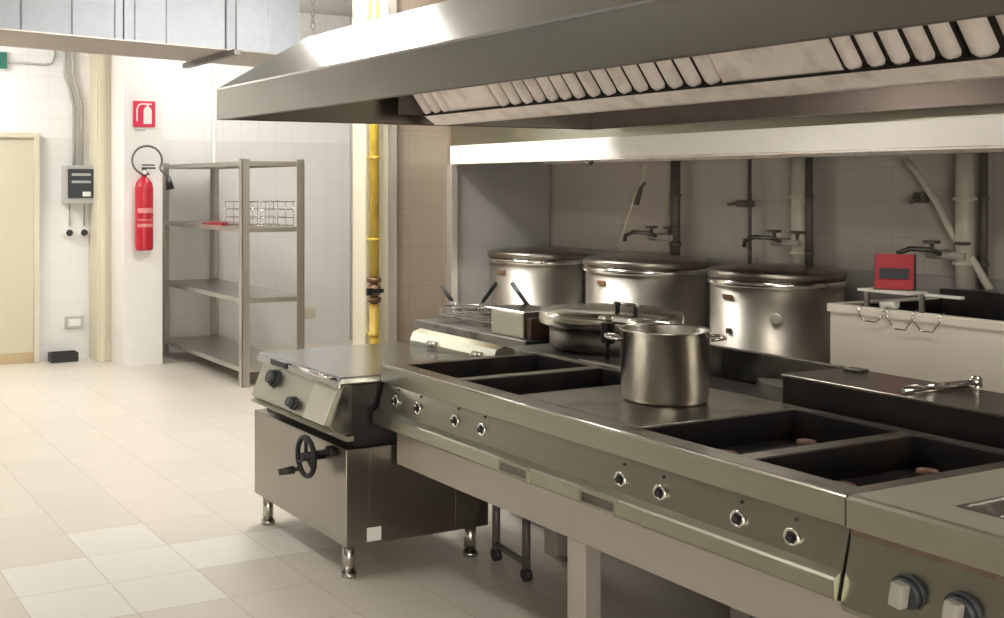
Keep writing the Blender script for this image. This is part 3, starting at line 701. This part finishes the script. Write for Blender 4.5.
# ================================================================ THREE BIG KETTLES IN THE ALCOVE
def kettle(cx, cy, r, ztop, lab, knob=False, back=1.0):
    t = thing('boiling_kettle', lab, 'kettle', (cx, cy, 0), 'lidded boiling kettles in the alcove')
    for a in (PI/4, 3*PI/4, 5*PI/4, 7*PI/4):
        B().cyl((cx+0.8*r*math.cos(a), cy+0.8*r*math.sin(a), 0), (cx+0.8*r*math.cos(a), cy+0.8*r*math.sin(a), 0.16), 0.025, n=12).part('leg', 'steel', t)
    zb = ztop-0.10
    B().lathe([(0, 0.15), (r*0.97, 0.15), (r*0.985, 0.17), (r*0.985, zb), (0, zb)], cx, cy, 72).part('kettle_body', 'kettle', t)
    B().lathe([(r*0.985, zb-0.012), (r*1.03, zb-0.006), (r*1.03, zb+0.022), (r*0.99, zb+0.03), (0, zb+0.03)], cx, cy, 72).part('kettle_rim', 'steel_bright', t)
    B().lathe([(r*0.99, zb+0.031), (r*1.025, zb+0.036), (r*1.025, zb+0.065), (r*1.0, zb+0.078), (r*0.6, zb+0.095), (0, zb+0.10)], cx, cy, 72).part('kettle_lid', 'lid_dark', t)
    # hinge at the wall side
    B().box(cx+r*0.93, cx+r*1.10, cy-0.10, cy+0.10, zb-0.05, zb+0.07, 0.01).part('lid_hinge', 'steel_sooty', t)
    a = math.atan2(-cy, -cx)         # towards the aisle
    # label plate on the left of the front
    al = a - 0.78
    d = Vector((math.cos(al), math.sin(al), 0)); sd = Vector((-d.y, d.x, 0))
    c = Vector((cx, cy, zb-0.07))+d*(r*0.99)
    lb = B()
    p = [c+sd*0.035+Vector((0, 0, 0.014)), c-sd*0.035+Vector((0, 0, 0.014)), c-sd*0.035-Vector((0, 0, 0.014)), c+sd*0.035-Vector((0, 0, 0.014))]
    lb.hexa([q-d*0.004 for q in p], [q+d*0.006 for q in p]); lb.part('maker_plate', 'label', t)
    # hand grip on the lid, front
    g0 = Vector((cx, cy, zb+0.05))+Vector((math.cos(a-0.1), math.sin(a-0.1), 0))*r*1.02
    if knob:
        ak = a+0.0
        d = Vector((math.cos(ak), math.sin(ak), 0)); c = Vector((cx, cy, 0.955))+d*r*0.98
        B().cyl(c, c+d*0.03, 0.032, n=20).cyl(c+d*0.03, c+d*0.045, 0.024, n=20).part('pressure_dial', 'steel_bright', t)
        d = Vector((math.cos(a-0.75), math.sin(a-0.75), 0)); c = Vector((cx, cy, 0.86))+d*r*0.98
        B().box(-0.016, 0.016, -0.016, 0.016, -0.016, 0.016, 0.005, M4=Matrix.Translation(c)).part('drain_tap', 'steel_sooty', t)
    return t
kettle(5.42, 7.19, 0.36, 1.215, 'round lidded steel kettle furthest back in the alcove beside the side panel')
kettle(5.42, 5.98, 0.40, 1.225, 'middle one of three round lidded steel kettles along the alcove wall')
kettle(5.42, 4.87, 0.375, 1.225, 'largest nearest round lidded kettle with a small dial, beside the pale open tank', knob=True)

# ================================================================ PALE OPEN TANK
t = thing('open_vat', 'large pale rectangular steel vat with black interior at the right of the alcove', 'vat', (5.3, 3.1, 0))
vx0, vx1, vy0, vy1 = 4.94, 5.80, 2.05, 4.09
vb = B().box(vx0, vx0+0.02, vy0, vy1, 0.14, 1.08).box(vx1-0.02, vx1, vy0, vy1, 0.14, 1.08).box(vx0+0.02, vx1-0.02, vy0, vy0+0.02, 0.14, 1.08).box(vx0+0.02, vx1-0.02, vy1-0.02, vy1, 0.14, 1.08)
vb.box(vx0+0.02, vx1-0.02, vy0+0.02, vy1-0.02, 0.14, 0.16)
vb.part('vat_shell', 'vat_pale', t)
rb = B().box(vx0-0.012, vx0+0.035, vy0-0.01, vy1+0.01, 1.081, 1.096, 0.003).box(vx0-0.014, vx0-0.002, vy0-0.01, vy1+0.01, 1.055, 1.09, 0.002).box(vx0+0.035, vx1, vy1-0.035, vy1+0.01, 1.081, 1.096, 0.003)
rb.part('vat_rim', 'vat_pale', t)
ib = B().box(vx0+0.036, vx0+0.045, vy0+0.03, vy1-0.04, 0.5, 1.085).box(vx1-0.06, vx1-0.03, vy0+0.03, vy1-0.04, 0.5, 1.14).box(vx0+0.045, vx1-0.06, vy1-0.05, vy1-0.04, 0.5, 1.085).box(vx0+0.045, vx1-0.06, vy0+0.03, vy0+0.04, 0.5, 1.085).box(vx0+0.045, vx1-0.06, vy0+0.04, vy1-0.05, 0.8, 0.82)
ib.part('vat_lining', 'well', t)
for x in (vx0+0.06, vx1-0.06):
    for y in (vy0+0.06, vy1-0.06): B().cyl((x, y, 0), (x, y, 0.142), 0.03, n=14).part('leg', 'steel', t)
# wire hanger frame on the rim with red box
t = thing('rim_bracket', 'chrome bracket with wire loops hooked over the rim of the pale vat', 'bracket', (4.95, 3.68, 1.08))
B().box(4.90, 5.05, 3.62, 3.90, 1.176, 1.19, 0.004).box(4.97, 5.0, 3.40, 3.62, 1.172, 1.186, 0.004).part('bracket_plate', 'white', t)
B().box(4.93, 4.945, 3.86, 3.885, 1.097, 1.176, 0.002).part('bracket_leg', 'steel_bright', t)
B().box(4.93, 4.945, 3.56, 3.585, 1.097, 1.185, 0.002).part('bracket_leg', 'steel_bright', t)
for y0, y1, dz in ((3.90, 3.76, 0.07), (3.74, 3.60, 0.09), (3.60, 3.46, 0.085)):
    ym = (y0+y1)/2
    B().tube([(4.94, y0, 1.105), (4.915, y0, 1.10), (4.91, y0-0.005, 1.06), (4.91, ym+0.03, 1.10-dz), (4.91, ym-0.03, 1.10-dz), (4.91, y1+0.005, 1.06), (4.915, y1, 1.10), (4.94, y1, 1.105)], 0.0045, 7).part('wire_loop', 'steel_bright', t)
B().cyl((4.955, 3.80, 1.115), (4.955, 3.72, 1.125), 0.022, n=14).part('clamp_screw', 'white', t)
t = thing('red_control_box', 'red box with dark middle band standing on the bracket above the pale vat', 'control box', (5.02, 3.77, 1.19))
rbm = Matrix.Translation((5.0, 3.765, 1.19)) @ Matrix.Rotation(math.radians(32), 4, 'Z') @ Matrix.Translation((-5.0, -3.765, -1.19))
def rot(b):
    bmesh.ops.transform(b.bm, matrix=rbm, verts=b.bm.verts); return b
rot(B().prism([(4.955, 1.192), (5.06, 1.192), (5.06, 1.36), (5.005, 1.36)], 3.675, 3.855)).part('box_shell', 'dark_grey', t)
rot(B().prism([(4.947, 1.196), (4.954, 1.194), (5.004, 1.36), (4.997, 1.362)], 3.68, 3.85)).part('red_front', 'red2', t)
rot(B().prism([(4.955, 1.245), (4.962, 1.245), (4.976, 1.295), (4.969, 1.295)], 3.70, 3.83)).part('dark_band', 'dark_grey', t)

# ================================================================ PIPES AND TAPS ON THE ALCOVE WALL
XP = XR-0.031
def pipe(y, z0, z1, r, m, lab, x=None):
    x = XP-r-0.02 if x is None else x
    b = B().cyl((x, y, z0), (x, y, z1), r, n=16)
    for z in (z0+0.12, z1-0.25): b.cyl((x, y, z), (x, y, z+0.02), r*1.25, n=16)
    return tag(b.part('wall_pipe', m), lab, 'pipe', 'pipes on the alcove wall')
pipe(6.10, 1.15, 1.868, 0.034, 'pipe_dark', 'dark vertical pipe behind the middle kettle')
pipe(5.45, 1.15, 1.868, 0.012, 'pipe_dark', 'thin dark vertical pipe left of the nearest kettle hinge')
pipe(5.03, 1.15, 1.868, 0.045, 'pipe_pale', 'thick pale vertical pipe behind the nearest round kettle')
pipe(4.955, 1.15, 1.868, 0.022, 'pipe_dark', 'dark vertical pipe close beside the thick pale pipe over the nearest kettle', x=5.80)
pipe(3.94, 1.15, 1.868, 0.048, 'pipe_pale', 'thick pale vertical pipe behind the pale open vat')
pipe(3.86, 1.15, 1.868, 0.020, 'pipe_dark', 'thin dark vertical pipe right beside the pale pipe behind the vat', x=5.83)
def hose(pts, m, lab, r=0.013):
    return tag(B().tube(pts, r, 8).part('hose', m), lab, 'hose', 'loose hoses on the alcove wall')
hose([(5.80, 6.40, 1.86), (5.80, 6.42, 1.74), (5.78, 6.49, 1.60), (5.78, 6.58, 1.42), (5.79, 6.68, 1.22)], 'pipe_pale', 'thin pale hose slanting down between the two far kettles', 0.010)
tag(B().cyl((5.78, 6.47, 1.56), (5.78, 6.42, 1.68), 0.022, 0.016, n=12).cyl((5.78, 6.42, 1.68), (5.80, 6.40, 1.72), 0.012, n=8).part('hose_valve', 'pipe_dark'), 'dark valve on the slanting pale hose in the alcove', 'valve', 'hose valves')
hose([(5.80, 4.30, 1.84), (5.80, 4.22, 1.76), (5.79, 4.10, 1.60), (5.79, 4.00, 1.42), (5.79, 3.88, 1.28), (5.79, 3.80, 1.15)], 'pipe_pale', 'pale hose slanting down behind the open vat', 0.02)
tag(B().box(5.80, 5.858, 4.19, 4.26, 1.60, 1.66, 0.01).cyl((5.80, 4.225, 1.63), (5.76, 4.24, 1.60), 0.012, n=10).part('hose_valve', 'pipe_dark'), 'small dark valve on the wall above the vat beside the slanting hose', 'valve', 'hose valves')
tag(B().box(5.76, 5.859, 5.43, 5.51, 1.555, 1.60, 0.01).cyl((5.76, 5.5, 1.58), (5.76, 5.57, 1.57), 0.010, n=10).part('hose_valve', 'pipe_dark'), 'small dark valve on the thin pipe left of the nearest kettle', 'valve', 'hose valves')
def tap(y, z, lab):
    t = thing('wall_tap', lab, 'tap', (5.8, y, z), 'wall taps in the alcove')
    B().cyl((XP, y-0.07, z), (5.76, y-0.07, z), 0.026, n=14).cyl((XP, y+0.07, z), (5.76, y+0.07, z), 0.026, n=14).cyl((5.76, y-0.11, z), (5.76, y+0.11, z), 0.022, n=14).part('tap_body', 'pipe_grey', t)
    B().tube([(5.76, y+0.02, z), (5.70, y+0.05, z+0.03), (5.62, y+0.12, z+0.035), (5.58, y+0.16, z+0.01), (5.58, y+0.165, z-0.03)], 0.014, 10).part('spout', 'steel_sooty', t)
    for s_ in (-1, 1):
        B().cyl((5.76, y+s_*0.09, z), (5.76, y+s_*0.09, z+0.06), 0.012, n=10).box(5.73, 5.79, y+s_*0.09-0.035, y+s_*0.09+0.035, z+0.06, z+0.078, 0.006).part('tap_handle', 'pipe_dark', t)
    return t
tap(6.20, 1.33, 'two-handled wall tap above the middle kettle by the dark pipe')
tap(5.10, 1.34, 'two-handled wall tap above the nearest kettle by the thick pipe')
tap(4.02, 1.32, 'two-handled wall tap above the open vat')

# ================================================================ WALL HOOD OVER THE ALCOVE
t = thing('wall_extractor_hood', 'long wall-mounted steel extractor hood with a pale front band over the alcove kettles', 'extractor hood', (5.4, 4, 1.87))
B().box(4.90, 4.915, -1.2, 7.60, 1.875, 2.005, 0.002).part('front_band', 'white_steel', t)
B().prism([(4.915, 2.006), (4.93, 2.006), (XR-0.03, 2.75), (XR-0.03, 2.80), (4.915, 2.15)], -1.2, 7.60).part('hood_canopy', 'steel_front', t)
B().box(4.90, 4.96, -1.2, 7.60, 1.862, 1.874, 0.002).box(5.80, XR-0.031, -1.2, 7.59, 1.872, 1.90).part('gutter_lip', 'filter', t)
B().box(4.965, 5.79, -1.2, 7.59, 1.90, 1.91).part('hood_underside', 'hood_inner', t)
B().cyl((5.0, 6.10, 1.875), (5.06, 6.10, 1.85), 0.02, n=12).part('drain_stub', 'steel_bright', t)

# ================================================================ ISLAND HOOD
hx0, hx1, hy1, hy0 = 2.25, 4.81, 5.79, -1.4
t = thing('island_extractor_hood', 'huge tapered stainless steel island extractor hood hanging over the front range', 'extractor hood', (3.5, 2.2, 2.05))
zb, zt, zr = 2.05, 2.215, 2.46
T = 0.008
fb = B().box(hx0, hx0+T, hy0, hy1, zb, zt).box(hx1-T, hx1, hy0, hy1, zb, zt).box(hx0+T, hx1-T, hy1-T, hy1, zb, zt).box(hx0+T, hx1-T, hy0, hy0+T, zb, zt)
fb.part('fascia', 'steel_hood', t)
lp = B().box(hx0+T, hx0+0.05, hy0+T, hy1-T, zb, zb+0.006).box(hx1-0.05, hx1-T, hy0+T, hy1-T, zb, zb+0.006).box(hx0+0.05, hx1-0.05, hy1-0.05, hy1-T, zb, zb+0.006)
lp.part('bottom_lip', 'hood_inner', t)
B().box(hx0-0.004, hx0, hy0, hy1, zt-0.006, zt+0.004).part('top_bead', 'steel_bright', t)
# sloping canopy
ix0, ix1, iy1, iy0 = 2.575, 4.475, 5.36, hy0
cb = B()
def slab(p, q, th=0.01):
    pass
o_ = [(hx0, hy0, zt), (hx0, hy1, zt), (hx1, hy1, zt), (hx1, hy0, zt)]
i_ = [(ix0, iy0, zr), (ix0, iy1, zr), (ix1, iy1, zr), (ix1, iy0, zr)]
vo = [cb._v(p) for p in o_]; vi = [cb._v(p) for p in i_]
cb.bm.faces.new((vo[0], vo[1], vi[1], vi[0])); cb.bm.faces.new((vo[1], vo[2], vi[2], vi[1])); cb.bm.faces.new((vo[2], vo[3], vi[3], vi[2])); cb.bm.faces.new((vi[0], vi[1], vi[2], vi[3]))
co = cb.part('canopy', 'steel_hood', t)
sm = co.modifiers.new('solid', 'SOLIDIFY'); sm.thickness = 0.003; sm.offset = 0
B().box(2.95, 4.1, 1.2, 3.6, zr+0.002, ZC).part('exhaust_plenum', 'galv', t)
# inner lining, with thin dark sheets added to shade the fascia insides
lb = B().box(hx0+0.15, 3.33, hy0+T, 5.60, 2.284, 2.288).box(4.0, hx1-0.15, hy0+T, 5.60, 2.298, 2.302).box(3.30, 4.01, 5.645, 5.655, 2.10, 2.26)
lb.box(hx1-T-0.004, hx1-T-0.001, hy0+T, hy1-T-0.002, 2.058, 2.20).box(hx0+T+0.001, hx0+T+0.004, hy0+T, hy1-T-0.002, 2.058, 2.19)
lb.prism([(3.62, 2.12), (3.63, 2.12), (4.01, 2.297), (4.0, 2.297)], hy0+T, 5.62)
lb.part('inner_lining', 'hood_inner', t)
# centre gutter under the filters
B().prism([(3.46, 2.105), (3.475, 2.105), (3.56, 2.056), (3.62, 2.056), (3.63, 2.12), (3.635, 2.12), (3.625, 2.048), (3.55, 2.048)], hy0+T, 5.66).part('centre_gutter', 'filter', t)
B().box(3.450, 3.459, hy0+T, 5.64, 2.094, 2.106).part('gutter_seam', 'filter_gap', t)
# filters: lower edge at x=3.49,z=2.10 rising towards the front
e0 = Vector((3.475, 0, 2.106)); e1 = Vector((3.345, 0, 2.282)); dv = (e1-e0).normalized(); nv = Vector((-dv.z, 0, dv.x))
if nv.z > 0: nv = -nv
LF = (e1-e0).length
def filt_slab(b, y0, y1, off0, off1, s0=0.0, s1=LF):
    P_ = lambda s, o, y: tuple(e0+dv*s+nv*o+Vector((0, y, 0)))
    b.hexa([P_(s0, off0, y0), P_(s1, off0, y0), P_(s1, off0, y1), P_(s0, off0, y1)], [P_(s0, off1, y0), P_(s1, off1, y0), P_(s1, off1, y1), P_(s0, off1, y1)])
def blank(y0, y1):
    b = B(); filt_slab(b, y0, y1, 0, 0.012); filt_slab(b, y0, y0+0.012, 0.012, 0.02); filt_slab(b, y1-0.012, y1, 0.012, 0.02)
    b.part('blank_panel', 'filter', t, bevel=0.002)
def baffles(y0, y1, n):
    g = B(); filt_slab(g, y0, y1, -0.012, 0.0)
    fr = g.part('grease_filter', 'filter_gap', t)
    p = (y1-y0)/n
    b = B()
    for k in range(n):
        yc = y0+p*(k+0.5); r = p*0.37
        A = []
        for s_, sc in ((0.012, 0.75), (0.03, 1.0), (LF, 1.0)):
            A.append([b._v(tuple(e0+dv*s_+nv*(0.002+math.sin(a)*r*0.75*sc)+Vector((0, yc+math.cos(a)*r*sc, 0)))) for a in [PI*j/8 for j in range(9)]])
        for u, v in zip(A, A[1:]):
            for j in range(8):
                f = b.bm.faces.new((u[j], u[j+1], v[j+1], v[j])); f.smooth = True
        b.bm.faces.new(A[0])
    b.part('baffle', 'filter', fr)
baffles(5.45, 5.64+0.0, 2)
baffles(5.0+0.43, 5.45, 1) if False else None
blank(4.90, 5.36)
baffles(5.36, 5.45, 1)
baffles(4.20, 4.895, 7)
baffles(3.37, 4.195, 8)
blank(2.815, 3.365)
baffles(2.35, 2.81, 5)
baffles(1.60, 2.345, 6)
blank(1.05, 1.595)
baffles(0.1, 1.045, 8)
# unseen lamps added in the rear half of the hood to brighten the vat
for y in (2.1, 3.9):
    B().box(4.03, 4.19, y-0.32, y+0.32, 2.215, 2.295, 0.006).part('hood_lamp_case', 'steel', t)
    M['hoodlamp'] = mat('hood_lamp_glass', (0.9, 0.9, 0.9), 0.3, emis=(1.0, 0.92, 0.82), estr=30)
    B().box(4.05, 4.17, y-0.30, y+0.30, 2.20, 2.214, 0.003).part('hood_lamp_glass', 'hoodlamp', t)
# chain
chain = B()
z = zr+0.012; k = 0
while z < ZC-0.03:
    pts = []
    for j in range(10):
        a = 2*PI*j/10
        u = 0.011*math.cos(a); v = 0.021*math.sin(a)
        pts.append((2.60+(u if k % 2 else 0), 5.33+(0 if k % 2 else u), z+0.018+v))
    chain.tube(pts, 0.0035, 5, closed=True)
    z += 0.033; k += 1
tag(chain.part('suspension_chain', 'pipe_grey'), 'thin grey chain holding the left end of the island hood', 'chain')
# loose gas hose and small trolley frame below the range
t = thing('low_trolley_frame', 'dark low tube frame with castors standing in the shade under the range', 'trolley frame', (3.1, 4.15, 0))
fr = B()
for x, y in ((2.98, 4.02), (3.02, 4.30)):
    fr.cyl((x, y, 0.055), (x, y, 0.30), 0.018, n=12)
fr.cyl((2.98, 4.02, 0.075), (3.02, 4.30, 0.075), 0.014, n=12).cyl((2.98, 4.02, 0.29), (3.02, 4.30, 0.29), 0.014, n=12)
fr.cyl((2.98, 4.02, 0.29), (3.22, 4.0, 0.29), 0.014, n=12).cyl((3.22, 4.0, 0.055), (3.22, 4.0, 0.30), 0.018, n=12)
fr.part('tube_frame', 'pipe_dark', t)
for x, y in ((2.98, 4.02), (3.02, 4.30), (3.22, 4.0)):
    B().cyl((x-0.012, y, 0.028), (x+0.012, y, 0.028), 0.028, n=16).part('castor', 'black', t)
tag(B().tube([(3.30, 4.0, 0.24), (3.2, 3.88, 0.20), (3.05, 3.8, 0.17), (2.95, 3.7, 0.19), (2.9, 3.55, 0.26), (2.9, 3.45, 0.40), (2.9, 3.4, 0.60)], 0.013).part('gas_hose', 'black'), 'black flexible hose drooping under the front range', 'hose')
